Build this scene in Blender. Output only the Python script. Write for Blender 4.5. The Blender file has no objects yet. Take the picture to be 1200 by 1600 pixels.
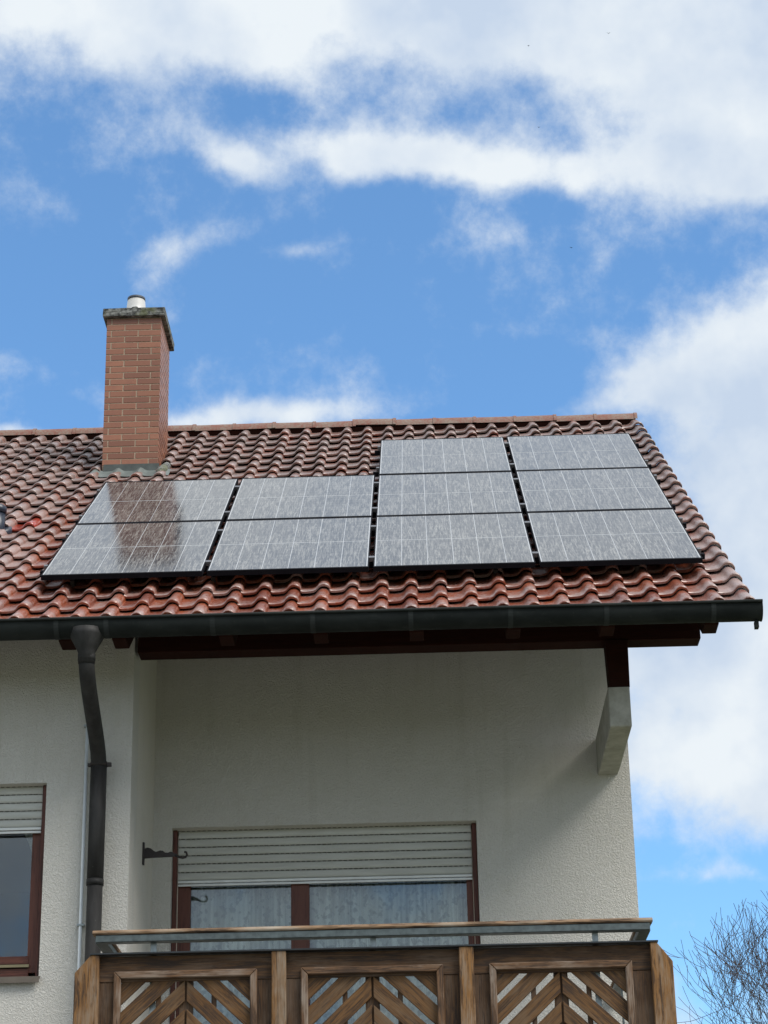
import bpy, bmesh, math, random
from mathutils import Vector, Matrix
R = math.radians
PI = math.pi
rnd = random.Random(7)
C = bpy.context.scene.collection
SC = bpy.context.scene

# ------------------------------------------------------------------ camera
cam_d = bpy.data.cameras.new('camera'); cam = bpy.data.objects.new('camera', cam_d); C.objects.link(cam)
a = Vector((0.99953181, 0.02409823, -0.01885323)); b = Vector((0.02662157, -0.38122511, 0.92409886)); c = Vector((-0.01508182, 0.92416811, 0.38168816))
cam.matrix_world = Matrix(((a.x, b.x, -c.x, 0), (a.y, b.y, -c.y, 0), (a.z, b.z, -c.z, 1.6), (0, 0, 0, 1)))
cam_d.sensor_fit = 'HORIZONTAL'; cam_d.sensor_width = 36; cam_d.lens = 36 * 3351.9 / 1200
cam_d.clip_start = 0.1; cam_d.clip_end = 2000
SC.camera = cam

# ------------------------------------------------------------------ light
SUN_EL, SUN_AZ = R(50), R(128)          # azimuth clockwise from +Y: veiled sun behind the camera's right shoulder
SUN_STR, SKY_STR = 3.0, 0.14
EXPO = 0.25
w = bpy.data.worlds.new('World'); SC.world = w; w.use_nodes = True
nt = w.node_tree; nt.nodes.clear()
def N(t, **k):
    n = nt.nodes.new(t)
    for q, v in k.items():
        if q == 'i':
            for a_, b_ in v.items(): n.inputs[a_].default_value = b_
        else: setattr(n, q, v)
    return n
L = lambda x, y: nt.links.new(x, y)
def M(op, *args, clamp=False):
    n = N('ShaderNodeMath', operation=op, use_clamp=clamp)
    for i, v in enumerate(args):
        if isinstance(v, (int, float)): n.inputs[i].default_value = v
        else: L(v, n.inputs[i])
    return n.outputs[0]
sky = N('ShaderNodeTexSky', sky_type='NISHITA', sun_disc=False, sun_elevation=SUN_EL, sun_rotation=SUN_AZ, air_density=1.0, dust_density=0.3, ozone_density=1.6, altitude=200)
tc = N('ShaderNodeTexCoord'); D = tc.outputs['Generated']
sep = N('ShaderNodeSeparateXYZ'); L(D, sep.inputs[0])
az = M('MULTIPLY', M('ARCTAN2', sep.outputs[0], sep.outputs[1]), 57.2958)
el = M('MULTIPLY', M('ARCSINE', sep.outputs[2]), 57.2958)
def noise(vec, scale, detail=6, rough=.55, dist=0., out=0):
    n = N('ShaderNodeTexNoise', i={'Scale': scale, 'Detail': detail, 'Roughness': rough, 'Distortion': dist}); L(vec, n.inputs['Vector']); return n.outputs[out]
nz = noise(D, 9, 5, .6, 0, 1)
sepn = N('ShaderNodeSeparateXYZ'); L(nz, sepn.inputs[0])
azd = M('ADD', az, M('MULTIPLY', M('SUBTRACT', sepn.outputs[0], .5), 3.4))
eld = M('ADD', el, M('MULTIPLY', M('SUBTRACT', sepn.outputs[1], .5), 2.0))
cv = N('ShaderNodeCombineXYZ'); L(azd, cv.inputs[0]); L(eld, cv.inputs[1])
# clouds standing in the sky: azimuth, elevation, half widths (degrees), tilt, amount
CL = [(-8.9,35.6,5.2,1.5,0,1.0), (-0.60,35.9,10.95,1.15,0,1.1), (-4.08,34.08,2.48,0.85,-20,0.6), (9.3,32.6,3.45,2.3,0,1.2), (7.49,34.95,6.26,1.2,0,1.1), (-5.2,31.55,1.5,0.42,-20,0.8), (-0.71,31.92,3.83,0.65,0,0.9), (3.63,31.4,4.0,0.55,-3,0.9), (9.98,30.5,2.6,0.62,0,0.8), (-6.4,29.23,1.96,0.51,20,0.5), (-3.3,29.27,1.08,0.27,10,0.36), (2.55,29.64,1.18,0.44,10,0.27), (-10.4,30.2,1.3,0.30,-35,0.2), (9.4,26.0,2.1,1.4,0,1.1), (6.7,25.8,1.0,0.7,0,0.75), (9.9,22.0,2.9,3.25,0,1.3), (8.09,18.3,3.9,2.22,0,1.2), (8.54,15.6,3.9,1.3,0,1.2), (9.08,14.1,1.06,0.6,0,0.5), (-4.27,25.03,3.21,0.38,0,0.8), (-10.94,24.51,2.63,0.24,0,0.6), (-11.41,26.34,1.14,0.44,0,0.5), (4.77,25.13,1.51,0.31,10,0.5), (7.78,12.55,2.28,0.24,0,0.33), (-7.87,33.01,1.22,3.42,0,0.15), (2.24,27.29,0.96,0.34,0,0.26), (5.28,27.05,0.96,0.26,0,0.26),
      (0,47,34,9.0,0,1.15), (14,24,4,8,0,1.0), (-22,40,9,6,0,1.0), (22,30,6,9,0,.8), (-24,22,6,5,0,.7)]  # out of view; the broad high one is added to brighten the panels' reflection
tot = None
for a0, e0, ra, re, ro, am in CL:
    mp = N('ShaderNodeMapping', vector_type='TEXTURE')
    mp.inputs['Location'].default_value = (a0, e0, 0); mp.inputs['Rotation'].default_value = (0, 0, R(ro)); mp.inputs['Scale'].default_value = (ra, re, 1)
    L(cv.outputs[0], mp.inputs['Vector'])
    dt = N('ShaderNodeVectorMath', operation='DOT_PRODUCT'); L(mp.outputs[0], dt.inputs[0]); L(mp.outputs[0], dt.inputs[1])
    g = M('MULTIPLY', M('POWER', .42, dt.outputs['Value']), am)
    tot = g if tot is None else M('ADD', tot, g)
# near-solid unseen cloud beyond the mapped ones, thickened to make shade light neutral
mp = N('ShaderNodeMapping', vector_type='TEXTURE'); mp.inputs['Location'].default_value = (-1, 24, 0); mp.inputs['Scale'].default_value = (17, 17, 1)
L(cv.outputs[0], mp.inputs['Vector'])
ln = N('ShaderNodeVectorMath', operation='LENGTH'); L(mp.outputs[0], ln.inputs[0])
gate = M('MULTIPLY', M('SUBTRACT', ln.outputs['Value'], .9), 2.5, clamp=True)
low = noise(D, 2.2, 4, .5)
lowm = M('MULTIPLY', M('SUBTRACT', low, .20), 7, clamp=True)
tot = M('ADD', tot, M('MULTIPLY', lowm, gate))
f1 = noise(D, 16, 8, .62)
f2 = noise(D, 44, 7, .66)
dens = M('ADD', M('MULTIPLY', tot, 1.0), M('ADD', M('MULTIPLY', M('SUBTRACT', f1, .5), 1.9), M('MULTIPLY', M('SUBTRACT', f2, .5), .95)))
mr = N('ShaderNodeMapRange', interpolation_type='SMOOTHSTEP', clamp=True); mr.inputs['From Min'].default_value = .08; mr.inputs['From Max'].default_value = 1.12
L(dens, mr.inputs['Value'])
cl = mr.outputs[0]
# cloud body: white with blue-grey folds
cr = N('ShaderNodeMix', data_type='RGBA'); cr.inputs['A'].default_value = (.48, .57, .70, 1); cr.inputs['B'].default_value = (.71, .76, .80, 1)
fold = N('ShaderNodeMapRange', clamp=True); fold.inputs['From Min'].default_value = .36; fold.inputs['From Max'].default_value = .62
L(noise(D, 12, 5, .55), fold.inputs['Value']); L(fold.outputs[0], cr.inputs['Factor'])
sk = N('ShaderNodeVectorMath', operation='SCALE'); L(sky.outputs[0], sk.inputs[0]); sk.inputs['Scale'].default_value = SKY_STR
tn = N('ShaderNodeVectorMath', operation='MULTIPLY'); L(sk.outputs[0], tn.inputs[0]); tn.inputs[1].default_value = (.70, 1.03, 1.24); sk = tn
# thin milky veil
ve = N('ShaderNodeMix', data_type='RGBA'); ve.inputs['B'].default_value = (.33, .60, .97, 1); ve.inputs['Factor'].default_value = .10; L(sk.outputs[0], ve.inputs['A'])
mx = N('ShaderNodeMix', data_type='RGBA'); L(cl, mx.inputs['Factor']); L(ve.outputs['Result'], mx.inputs['A']); L(cr.outputs['Result'], mx.inputs['B'])
bg = N('ShaderNodeBackground'); L(mx.outputs['Result'], bg.inputs['Color']); bg.inputs['Strength'].default_value = 1.0
wo = N('ShaderNodeOutputWorld'); L(bg.outputs[0], wo.inputs[0])
sl = bpy.data.lights.new('sun', 'SUN'); so = bpy.data.objects.new('sun', sl); C.objects.link(so)
sl.energy = SUN_STR; sl.angle = R(36); sl.color = (1, .95, .88)
sd = Vector((math.sin(SUN_AZ) * math.cos(SUN_EL), math.cos(SUN_AZ) * math.cos(SUN_EL), math.sin(SUN_EL)))
so.rotation_euler = sd.to_track_quat('Z', 'Y').to_euler(); so.location = (20, 0, 30)
SC.view_settings.view_transform = 'Standard'; SC.view_settings.look = 'None'; SC.view_settings.exposure = EXPO; SC.view_settings.gamma = 1
SC.view_settings.use_curve_mapping = False
SC.render.engine = 'CYCLES'

# ------------------------------------------------------------------ materials
class MT:
    def __init__(s, name):
        s.m = bpy.data.materials.new(name); s.m.use_nodes = True; s.t = s.m.node_tree; s.b = s.t.nodes['Principled BSDF']; s.out = s.t.nodes['Material Output']
    def n(s, t, **k):
        x = s.t.nodes.new(t)
        for q, v in k.items():
            if q == 'i':
                for a_, b_ in v.items(): x.inputs[a_].default_value = b_
            else: setattr(x, q, v)
        return x
    def l(s, x, y): s.t.links.new(x, y)
    def math(s, op, *args, clamp=False):
        n = s.n('ShaderNodeMath', operation=op, use_clamp=clamp)
        for i, v in enumerate(args):
            if isinstance(v, (int, float)): n.inputs[i].default_value = v
            else: s.l(v, n.inputs[i])
        return n.outputs[0]
    def pos(s, scale=(1, 1, 1), obj=False, rnd_off=0):
        if obj: v = s.n('ShaderNodeTexCoord').outputs['Object']
        else: v = s.n('ShaderNodeNewGeometry').outputs['Position']
        if rnd_off:
            oi = s.n('ShaderNodeObjectInfo'); cx = s.n('ShaderNodeCombineXYZ')
            r_ = s.math('MULTIPLY', oi.outputs['Random'], rnd_off)
            for i in range(3): s.l(r_, cx.inputs[i])
            ad = s.n('ShaderNodeVectorMath', operation='ADD'); s.l(v, ad.inputs[0]); s.l(cx.outputs[0], ad.inputs[1]); v = ad.outputs[0]
        mu = s.n('ShaderNodeVectorMath', operation='MULTIPLY'); s.l(v, mu.inputs[0]); mu.inputs[1].default_value = scale
        return mu.outputs[0]
    def noise(s, vec, scale, detail=4, rough=.5, dist=0., out=0):
        x = s.n('ShaderNodeTexNoise', i={'Scale': scale, 'Detail': detail, 'Roughness': rough, 'Distortion': dist}); s.l(vec, x.inputs['Vector']); return x.outputs[out]
    def ramp(s, val, a_, b_, lo=0., hi=1.):
        x = s.n('ShaderNodeMapRange', clamp=True); x.inputs[1].default_value = a_; x.inputs[2].default_value = b_; x.inputs[3].default_value = lo; x.inputs[4].default_value = hi
        s.l(val, x.inputs[0]); return x.outputs[0]
    def mix(s, fac, A, B):
        x = s.n('ShaderNodeMix', data_type='RGBA')
        for k, v in (('A', A), ('B', B)):
            if isinstance(v, tuple): x.inputs[k].default_value = (*v, 1) if len(v) == 3 else v
            else: s.l(v, x.inputs[k])
        if isinstance(fac, (int, float)): x.inputs['Factor'].default_value = fac
        else: s.l(fac, x.inputs['Factor'])
        return x.outputs['Result']
    def set(s, **k):
        names = {'col': 'Base Color', 'rough': 'Roughness', 'metal': 'Metallic', 'coat': 'Coat Weight', 'coatr': 'Coat Roughness', 'spec': 'Specular IOR Level', 'ior': 'IOR'}
        for q, v in k.items():
            inp = s.b.inputs[names[q]]
            if isinstance(v, tuple): inp.default_value = (*v, 1)
            elif isinstance(v, (int, float)): inp.default_value = v
            else: s.l(v, inp)
        return s
    def bump(s, h, strength=.3, dist=.01):
        x = s.n('ShaderNodeBump', i={'Strength': strength, 'Distance': dist}); s.l(h, x.inputs['Height']); s.l(x.outputs[0], s.b.inputs['Normal'])
        return s

def simple(name, col, rough=.6, metal=0, var=.15, scale=20, bump=.1, **k):
    t = MT(name); p = t.pos(obj=False)
    n1 = t.noise(p, scale, 5, .6)
    t.set(col=t.mix(t.ramp(n1, .3, .7), tuple(x * (1 - var) for x in col), tuple(min(1, x * (1 + var)) for x in col)), rough=rough, metal=metal, **k)
    if bump: t.bump(t.noise(p, scale * 4, 4, .6), bump, .004)
    return t.m

# stucco
def stucco(name, base, bump=1.0, patch=0.0):
    t = MT(name); p = t.pos()
    big = t.noise(p, .9, 4, .6); mid = t.noise(p, 6, 4, .6)
    v1 = t.noise(p, 74, 3, .55, .9)
    rel = t.ramp(v1, .40, .62)
    fine = t.noise(p, 190, 3, .6)
    h = t.math('ADD', rel, t.math('MULTIPLY', fine, .35))
    col = t.mix(t.ramp(big, .3, .7), tuple(x * .93 for x in base), base)
    col = t.mix(t.math('MULTIPLY', t.ramp(mid, .55, .8), .35), col, (base[0] * .82, base[1] * .82, base[2] * .76))
    col = t.mix(t.math('MULTIPLY', t.ramp(v1, .46, .34), .22), col, tuple(x * .6 for x in base))   # darker in the pits
    sp = t.noise(p, 34, 2, .5)
    col = t.mix(t.math('MULTIPLY', t.ramp(sp, .76, .79), .6), col, (.12, .11, .08))
    run = t.noise(t.pos((9, 9, .45)), 1.0, 4, .6)
    col = t.mix(t.math('MULTIPLY', t.ramp(run, .56, .74), .22), col, (base[0] * .62, base[1] * .62, base[2] * .56))
    t.set(col=col, rough=.92, spec=.2).bump(h, bump, .006)
    return t.m
M_ST = stucco('roughcast_render', (.675, .655, .60), .75)
M_ST2 = stucco('fine_render', (.68, .645, .575), .4)

# roof tile: clay with worn engobe; colour changes from tile to tile, dirt and lichen where rain reaches
RP_ = R(34.49); V0 = -.80; EXPV = .328; TW = .2035; XR = 2.19
def tilemat(name, clean=False):
    t = MT(name); g = t.n('ShaderNodeNewGeometry').outputs['Position']
    s_ = t.n('ShaderNodeSeparateXYZ'); t.l(g, s_.inputs[0])
    v = t.math('ADD', t.math('MULTIPLY', t.math('SUBTRACT', s_.outputs[1], 14.017), math.cos(RP_)), t.math('MULTIPLY', t.math('SUBTRACT', s_.outputs[2], 6.977), math.sin(RP_)))
    iu = t.math('FLOOR', t.math('DIVIDE', t.math('SUBTRACT', s_.outputs[0], XR + .05), TW))
    iv = t.math('FLOOR', t.math('DIVIDE', t.math('SUBTRACT', v, V0), EXPV))
    cx = t.n('ShaderNodeCombineXYZ'); t.l(iu, cx.inputs[0]); t.l(iv, cx.inputs[1])
    wn = t.n('ShaderNodeTexWhiteNoise', noise_dimensions='3D'); t.l(cx.outputs[0], wn.inputs['Vector'])
    rv = wn.outputs['Value']
    p = t.pos()
    n1 = t.noise(p, 7, 5, .62); n2 = t.noise(p, 45, 5, .65); n3 = t.noise(p, 160, 3, .6)
    red = t.mix(rv, (.19, .044, .020), (.33, .086, .036))
    red = t.mix(t.math('MULTIPLY', t.ramp(n1, .45, .7), .5), red, (.13, .034, .024))
    if clean:
        t.set(col=(.36, .05, .03), rough=.22, coat=.5, coatr=.1); t.bump(n2, .05, .003); return t.m
    # sheltered zone under and round the panels keeps its red
    du = t.math('ABSOLUTE', t.math('SUBTRACT', s_.outputs[0], -.48))
    inx = t.ramp(du, 2.36, 2.62, 1, 0)
    inv = t.ramp(v, .6, 3.6, 1, .25)
    shel = t.math('MULTIPLY', inx, inv)
    amt = t.math('ADD', t.math('ADD', n1, t.math('MULTIPLY', n2, .9)), t.math('MULTIPLY', rv, .18))
    amt = t.math('SUBTRACT', amt, t.math('MULTIPLY', shel, .34))
    fv = t.math('FRACT', t.math('DIVIDE', t.math('SUBTRACT', v, V0), EXPV)); fx = t.math('FRACT', t.math('DIVIDE', t.math('SUBTRACT', s_.outputs[0], XR + .05), TW))
    pan = t.math('MULTIPLY', t.ramp(fx, .02, .10), t.ramp(fx, .42, .55, 1, 0))
    low_ = t.ramp(fv, .0, .75, .22, -.10)
    amt = t.math('ADD', amt, t.math('ADD', low_, t.math('MULTIPLY', pan, .06)))
    d = t.ramp(amt, .66, 1.04)
    grey = t.mix(t.ramp(n3, .35, .65), (.25, .195, .18), (.50, .43, .40))
    col = t.mix(t.math('MULTIPLY', d, .66), red, grey)
    moss = t.ramp(t.math('ADD', t.noise(p, 11, 4, .6), t.math('MULTIPLY', n2, .5)), .98, 1.08)
    col = t.mix(t.math('MULTIPLY', moss, .8), col, (.055, .055, .035))
    rough = t.math('ADD', t.ramp(n2, .3, .7, .22, .42), t.math('MULTIPLY', d, .14))
    col = t.mix(t.math('MULTIPLY', t.math('MULTIPLY', t.ramp(v, 1.5, 4.5), t.ramp(n1, .34, .60)), .62), col, (.085, .062, .05))
    t.set(col=col, rough=rough, spec=.7, coat=.45, coatr=.24)
    t.bump(t.math('ADD', n3, t.math('MULTIPLY', n2, 1.5)), .30, .004)
    return t.m
M_TILE = tilemat('clay_tile')
M_TILE_NEW = tilemat('glossy_clay_tile', True)

# ridge tile
t = MT('ridge_clay'); p = t.pos(); n1 = t.noise(p, 5, 5, .6); n2 = t.noise(p, 40, 5, .65)
t.set(col=t.mix(t.ramp(t.math('ADD', n1, t.math('MULTIPLY', n2, .8)), .75, 1.1), (.20, .070, .046), (.23, .18, .14)), rough=.6).bump(n2, .3, .005)
M_RIDGE = t.m

# brick slips of the chimney
t = MT('clinker_brick'); oi = t.n('ShaderNodeObjectInfo').outputs['Random']; p = t.pos(rnd_off=5)
n1 = t.noise(p, 14, 4, .6); n2 = t.noise(p, 90, 3, .6)
cb = t.mix(oi, (.19, .072, .038), (.31, .125, .068)); cb = t.mix(t.math('MULTIPLY', t.ramp(n1, .5, .72), .4), cb, (.20, .07, .045))
t.set(col=cb, rough=.42, spec=.6).bump(n2, .15, .002); M_BRICK = t.m
M_MORT = simple('mortar', (.37, .28, .205), .95, var=.2, scale=60)
# weathered concrete with lichen
t = MT('lichen_concrete'); p = t.pos(); n1 = t.noise(p, 16, 6, .7); n2 = t.noise(p, 55, 4, .7); n3 = t.noise(p, 9, 3, .5)
cc = t.mix(t.ramp(n1, .42, .6), (.035, .036, .034), (.22, .225, .21)); cc = t.mix(t.math('MULTIPLY', t.ramp(n3, .52, .66), .6), cc, (.11, .12, .05))
t.set(col=cc, rough=.95).bump(n2, .6, .006); M_CAP = t.m
t = MT('concrete_corbel'); p = t.pos(); n1 = t.noise(p, 8, 6, .65); n2 = t.noise(p, 70, 4, .6)
t.set(col=t.mix(t.ramp(n1, .35, .68), (.30, .295, .25), (.46, .45, .40)), rough=.9).bump(n2, .25, .003); M_CORB = t.m
M_LEAD = simple('lead_flashing', (.06, .07, .065), .6, .3, .3, 12, .1)
M_LEADL = simple('lead_apron', (.13, .15, .14), .55, .1, .25, 9, .15)
M_POT = simple('flue_steel', (.62, .61, .58), .35, .35, .06, 10, .03)
M_DARKRIM = simple('sooty_rim', (.06, .07, .09), .6)
# gutter: weathered painted zinc
t = MT('weathered_zinc'); p = t.pos((1, 1, 3)); n1 = t.noise(p, 3.5, 5, .6); n2 = t.noise(t.pos(), 30, 4, .7)
gcol = t.mix(t.ramp(n1, .4, .65), (.010, .0125, .0120), (.019, .0225, .0215)); gcol = t.mix(t.math('MULTIPLY', t.ramp(n2, .6, .75), .35), gcol, (.06, .06, .05))
t.set(col=gcol, rough=.7, metal=0, spec=.15).bump(n2, .06, .003); M_GUT = t.m
t = MT('downpipe_paint'); p = t.pos((1, 1, .25)); n1 = t.noise(p, 14, 5, .6); n2 = t.noise(t.pos(), 60, 4, .7)
pc = t.mix(t.ramp(n1, .4, .68), (.021, .0205, .020), (.040, .039, .038)); pc = t.mix(t.math('MULTIPLY', t.ramp(n2, .68, .74), .4), pc, (.25, .25, .22))
t.set(col=pc, rough=.6, metal=0, spec=.25).bump(n2, .05, .002); M_PIPE = t.m
M_COND = simple('white_conduit', (.72, .76, .77), .35, .0, .05, 10, 0)
M_GALV = simple('galvanised_steel', (.10, .12, .12), .45, .5, .3, 30, .08)
M_GALVL = simple('bright_steel', (.30, .33, .33), .4, .5, .2, 40, .05)
M_STRAP = simple('gutter_strap', (.028, .032, .031), .7, 0, .2, 20, .02, spec=.15)
M_IRON = simple('wrought_iron', (.035, .028, .026), .55, .3, .2, 30, .2)
M_BLACK = simple('black_anodised', (.008, .008, .011), .75, 0, .2, 20, .02, spec=.1)
M_ALU = simple('aluminium', (.20, .20, .21), .4, .7, .1, 20, 0)
M_PLASTIC = simple('dark_vent_plastic', (.018, .024, .040), .35, 0, .2, 8, .02)
M_SHEETTOP = simple('sheet_cap', (.035, .038, .04), .4, .4, .2, 12, .02)
M_BACK = simple('white_backsheet', (.46, .47, .48), .2, 0, .03, 20, 0, spec=.6)
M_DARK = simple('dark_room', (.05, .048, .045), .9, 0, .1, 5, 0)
M_SLOT = simple('shutter_slot', (.10, .095, .08), .9, 0, .1, 5, 0)

# window glass
t = MT('window_glass')
tr = t.n('ShaderNodeBsdfTransparent'); tr.inputs[0].default_value = (.86, .90, .89, 1)
gl = t.n('ShaderNodeBsdfGlossy'); gl.inputs['Roughness'].default_value = .015; gl.inputs['Color'].default_value = (.9, .95, 1, 1)
fr = t.n('ShaderNodeFresnel'); fr.inputs['IOR'].default_value = 1.52
ms = t.n('ShaderNodeMixShader'); t.l(t.math('ADD', fr.outputs[0], .035), ms.inputs[0]); t.l(tr.outputs[0], ms.inputs[1]); t.l(gl.outputs[0], ms.inputs[2]); t.l(ms.outputs[0], t.out.inputs[0])
bn = t.n('ShaderNodeBump', i={'Strength': .05, 'Distance': .02}); t.l(t.noise(t.pos(), 1.6, 2, .5), bn.inputs['Height']); t.l(bn.outputs[0], gl.inputs['Normal'])
M_GLASS = t.m
# net curtain
t = MT('net_curtain'); p = t.pos((1, 1, .06)); n1 = t.noise(p, 20, 3, .5, .3); q = t.pos((1, .2, .8)); n2 = t.noise(q, 26, 2, .5)
zz = t.n('ShaderNodeSeparateXYZ'); t.l(q, zz.inputs[0])
lace = t.math('MULTIPLY', t.ramp(n2, .52, .6), t.ramp(zz.outputs[2], 5.0, 4.55, .15, 1))
cc = t.mix(t.ramp(n1, .35, .65), (.42, .41, .38), (.90, .87, .80)); cc = t.mix(t.math('MULTIPLY', lace, .6), cc, (.24, .24, .23))
t.set(col=cc, rough=.9); M_CURT = t.m

# wood. boards are modelled with their length along local X
def wood(name, c1, c2, grey, greyamt=.5, rough=.7, dark=(.035, .020, .012), darkamt=.85, spec=.35):
    t = MT(name); p = t.pos((1, 14, 14), obj=True, rnd_off=7); pb = t.pos((1, 3, 3), obj=True, rnd_off=7)
    gr = t.noise(p, 4.2, 7, .68, 1.2); fine = t.noise(t.pos((1, 28, 28), obj=True, rnd_off=7), 7, 4, .6); big = t.noise(pb, 3, 4, .6)
    oi = t.n('ShaderNodeObjectInfo').outputs['Random']
    col = t.mix(t.ramp(gr, .35, .68), c1, c2)
    col = t.mix(t.math('MULTIPLY', oi, .35), col, tuple(x * .6 for x in c1))
    gm = t.ramp(t.math('ADD', big, t.math('MULTIPLY', fine, .5)), .72, .95, 0, greyamt)
    col = t.mix(gm, col, grey)
    dm = t.ramp(t.math('ADD', t.math('SUBTRACT', 1, gr), t.math('MULTIPLY', t.math('SUBTRACT', 1, big), .8)), .90, 1.06, 0, darkamt)
    col = t.mix(dm, col, dark)
    crk = t.ramp(t.noise(t.pos((1, 40, 40), obj=True, rnd_off=3), 2.2, 3, .5), .655, .69, 0, .85)
    col = t.mix(crk, col, (.02, .012, .008))
    t.set(col=col, rough=rough, spec=spec).bump(t.math('SUBTRACT', t.math('ADD', gr, fine), crk), .35, .003)
    return t.m
M_WPOST = wood('weathered_post_wood', (.14, .066, .020), (.27, .132, .040), (.27, .23, .18), .65)
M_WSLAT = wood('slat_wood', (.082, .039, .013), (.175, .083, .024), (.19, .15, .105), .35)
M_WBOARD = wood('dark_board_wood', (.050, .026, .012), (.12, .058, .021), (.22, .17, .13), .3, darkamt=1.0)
M_WFRAME = wood('frame_mould_wood', (.095, .050, .024), (.18, .095, .045), (.33, .28, .23), .6)
M_WRAIL = wood('handrail_wood', (.19, .11, .06), (.33, .21, .12), (.42, .37, .30), .8)
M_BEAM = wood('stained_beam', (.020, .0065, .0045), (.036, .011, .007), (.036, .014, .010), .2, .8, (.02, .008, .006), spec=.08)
M_WINW = wood('window_wood', (.115, .036, .022), (.16, .052, .030), (.16, .07, .045), .2, .45, (.07, .022, .015))
M_WINW2 = wood('window_rail_wood', (.10, .030, .019), (.13, .040, .024), (.13, .05, .035), .2, .5, (.06, .02, .014))
M_SILL = simple('sill_metal', (.14, .115, .09), .5, .2, .15, 8, .05)
M_GOLD = simple('drip_rail', (.25, .21, .12), .45, .4, .1, 8, 0)
t = MT('shutter_pvc'); p = t.pos(); n1 = t.noise(t.pos((.6, 1, 5)), 6, 5, .6)
t.set(col=t.mix(t.ramp(n1, .4, .75), (.53, .535, .49), (.44, .44, .40)), rough=.45).bump(n1, .03, .003); M_SHUT = t.m
M_SHUTB = simple('shutter_end_rail', (.62, .63, .60), .35, .2, .08, 10, 0)
M_SEAL = simple('pale_seal', (.62, .52, .42), .7, 0, .05, 10, 0)
M_BARK = simple('twig_bark', (.075, .055, .052), .85, 0, .3, 6, .1)
M_BIRD = simple('bird_feather', (.02, .02, .025), .8, 0, .1, 6, 0)
t = MT('lawn'); p = t.pos(); n1 = t.noise(p, .4, 5, .6); n2 = t.noise(p, 20, 4, .7)
t.set(col=t.mix(t.ramp(t.math('ADD', n1, t.math('MULTIPLY', n2, .4)), .5, .9), (.06, .09, .025), (.12, .13, .05)), rough=.95).bump(n2, .5, .03); M_LAWN = t.m
t = MT('concrete_paving'); p = t.pos(); n1 = t.noise(p, 1.2, 6, .6); n2 = t.noise(p, 60, 4, .7)
t.set(col=t.mix(t.ramp(n1, .3, .7), (.17, .16, .145), (.23, .22, .195)), rough=.9).bump(n2, .3, .004); M_PAVE = t.m

# solar cell laminate: dark silicon under dusty, rain-streaked glass
t = MT('solar_laminate'); g = t.n('ShaderNodeNewGeometry').outputs['Position']
s_ = t.n('ShaderNodeSeparateXYZ'); t.l(g, s_.inputs[0])
v = t.math('ADD', t.math('MULTIPLY', s_.outputs[1], math.cos(RP_)), t.math('MULTIPLY', s_.outputs[2], math.sin(RP_)))
def uvv(su, sv):
    cx = t.n('ShaderNodeCombineXYZ'); t.l(t.math('MULTIPLY', s_.outputs[0], su), cx.inputs[0]); t.l(t.math('MULTIPLY', v, sv), cx.inputs[1]); return cx.outputs[0]
st1 = t.noise(uvv(66, 4.2), 1.0, 4, .62, 1.1)
st2 = t.noise(uvv(130, 9), 1.0, 3, .6, .8)
dots = t.noise(uvv(120, 40), 1.0, 2, .6)
blot = t.noise(uvv(2.2, 1.3), 1.0, 5, .6)
streak = t.math('ADD', t.math('MULTIPLY', t.ramp(st1, .40, .62), .62), t.math('MULTIPLY', t.ramp(st2, .42, .6), .38))
dirt = t.math('ADD', t.math('MULTIPLY', streak, .84), t.math('MULTIPLY', t.ramp(dots, .45, .62), .16))
dirt = t.math('MULTIPLY', dirt, t.ramp(blot, .3, .7, .8, 1.15))
# busbars: fine lines along the slope-across direction
bus = t.math('FRACT', t.math('MULTIPLY', v, 1 / .0915)); busl = t.math('LESS_THAN', bus, .12)
base = t.mix(t.math('MULTIPLY', busl, .30), (.010, .011, .018), (.14, .15, .17))
dust = t.mix(t.ramp(dirt, .22, .92, .03, .60), base, (.40, .385, .35))
t.set(col=dust, rough=t.ramp(dirt, 0, 1, .07, .15), spec=.5, ior=1.78)
t.bump(dirt, .07, .0015)
M_CELL = t.m

# ------------------------------------------------------------------ helpers
WL = {}
def link(o, parent=None, loc=(0, 0, 0)):
    C.objects.link(o); loc = Vector(loc); WL[o.name] = loc
    if parent is not None:
        o.parent = parent; o.location = loc - WL[parent.name]
    else: o.location = loc
    return o
def tag(o, label=None, cat=None, group=None, kind=None):
    if label: o['label'] = label
    if cat: o['category'] = cat
    if group: o['group'] = group
    if kind: o['kind'] = kind
    return o
def empty(name, loc, parent=None):
    o = bpy.data.objects.new(name, None); o.empty_display_size = .1; return link(o, parent, loc)
def meshdata(name, verts, faces, mat, smooth=False, bevel=0, seg=1):
    me = bpy.data.meshes.new(name); me.from_pydata([tuple(x) for x in verts], [], faces)
    bm = bmesh.new(); bm.from_mesh(me); bmesh.ops.recalc_face_normals(bm, faces=bm.faces)
    if bevel: bmesh.ops.bevel(bm, geom=bm.edges[:], offset=bevel, segments=seg, affect='EDGES', profile=.5)
    bm.to_mesh(me); bm.free()
    me.materials.append(mat)
    if smooth:
        for p_ in me.polygons: p_.use_smooth = True
    return me
def mobj(name, verts, faces, mat, parent=None, loc=(0, 0, 0), **k):
    return link(bpy.data.objects.new(name, meshdata(name, verts, faces, mat, **k)), parent, loc)
BF = [(0, 1, 3, 2), (4, 6, 7, 5), (0, 4, 5, 1), (2, 3, 7, 6), (0, 2, 6, 4), (1, 5, 7, 3)]
def bv(x0, x1, y0, y1, z0, z1): return [(x, y, z) for x in (x0, x1) for y in (y0, y1) for z in (z0, z1)]
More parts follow.
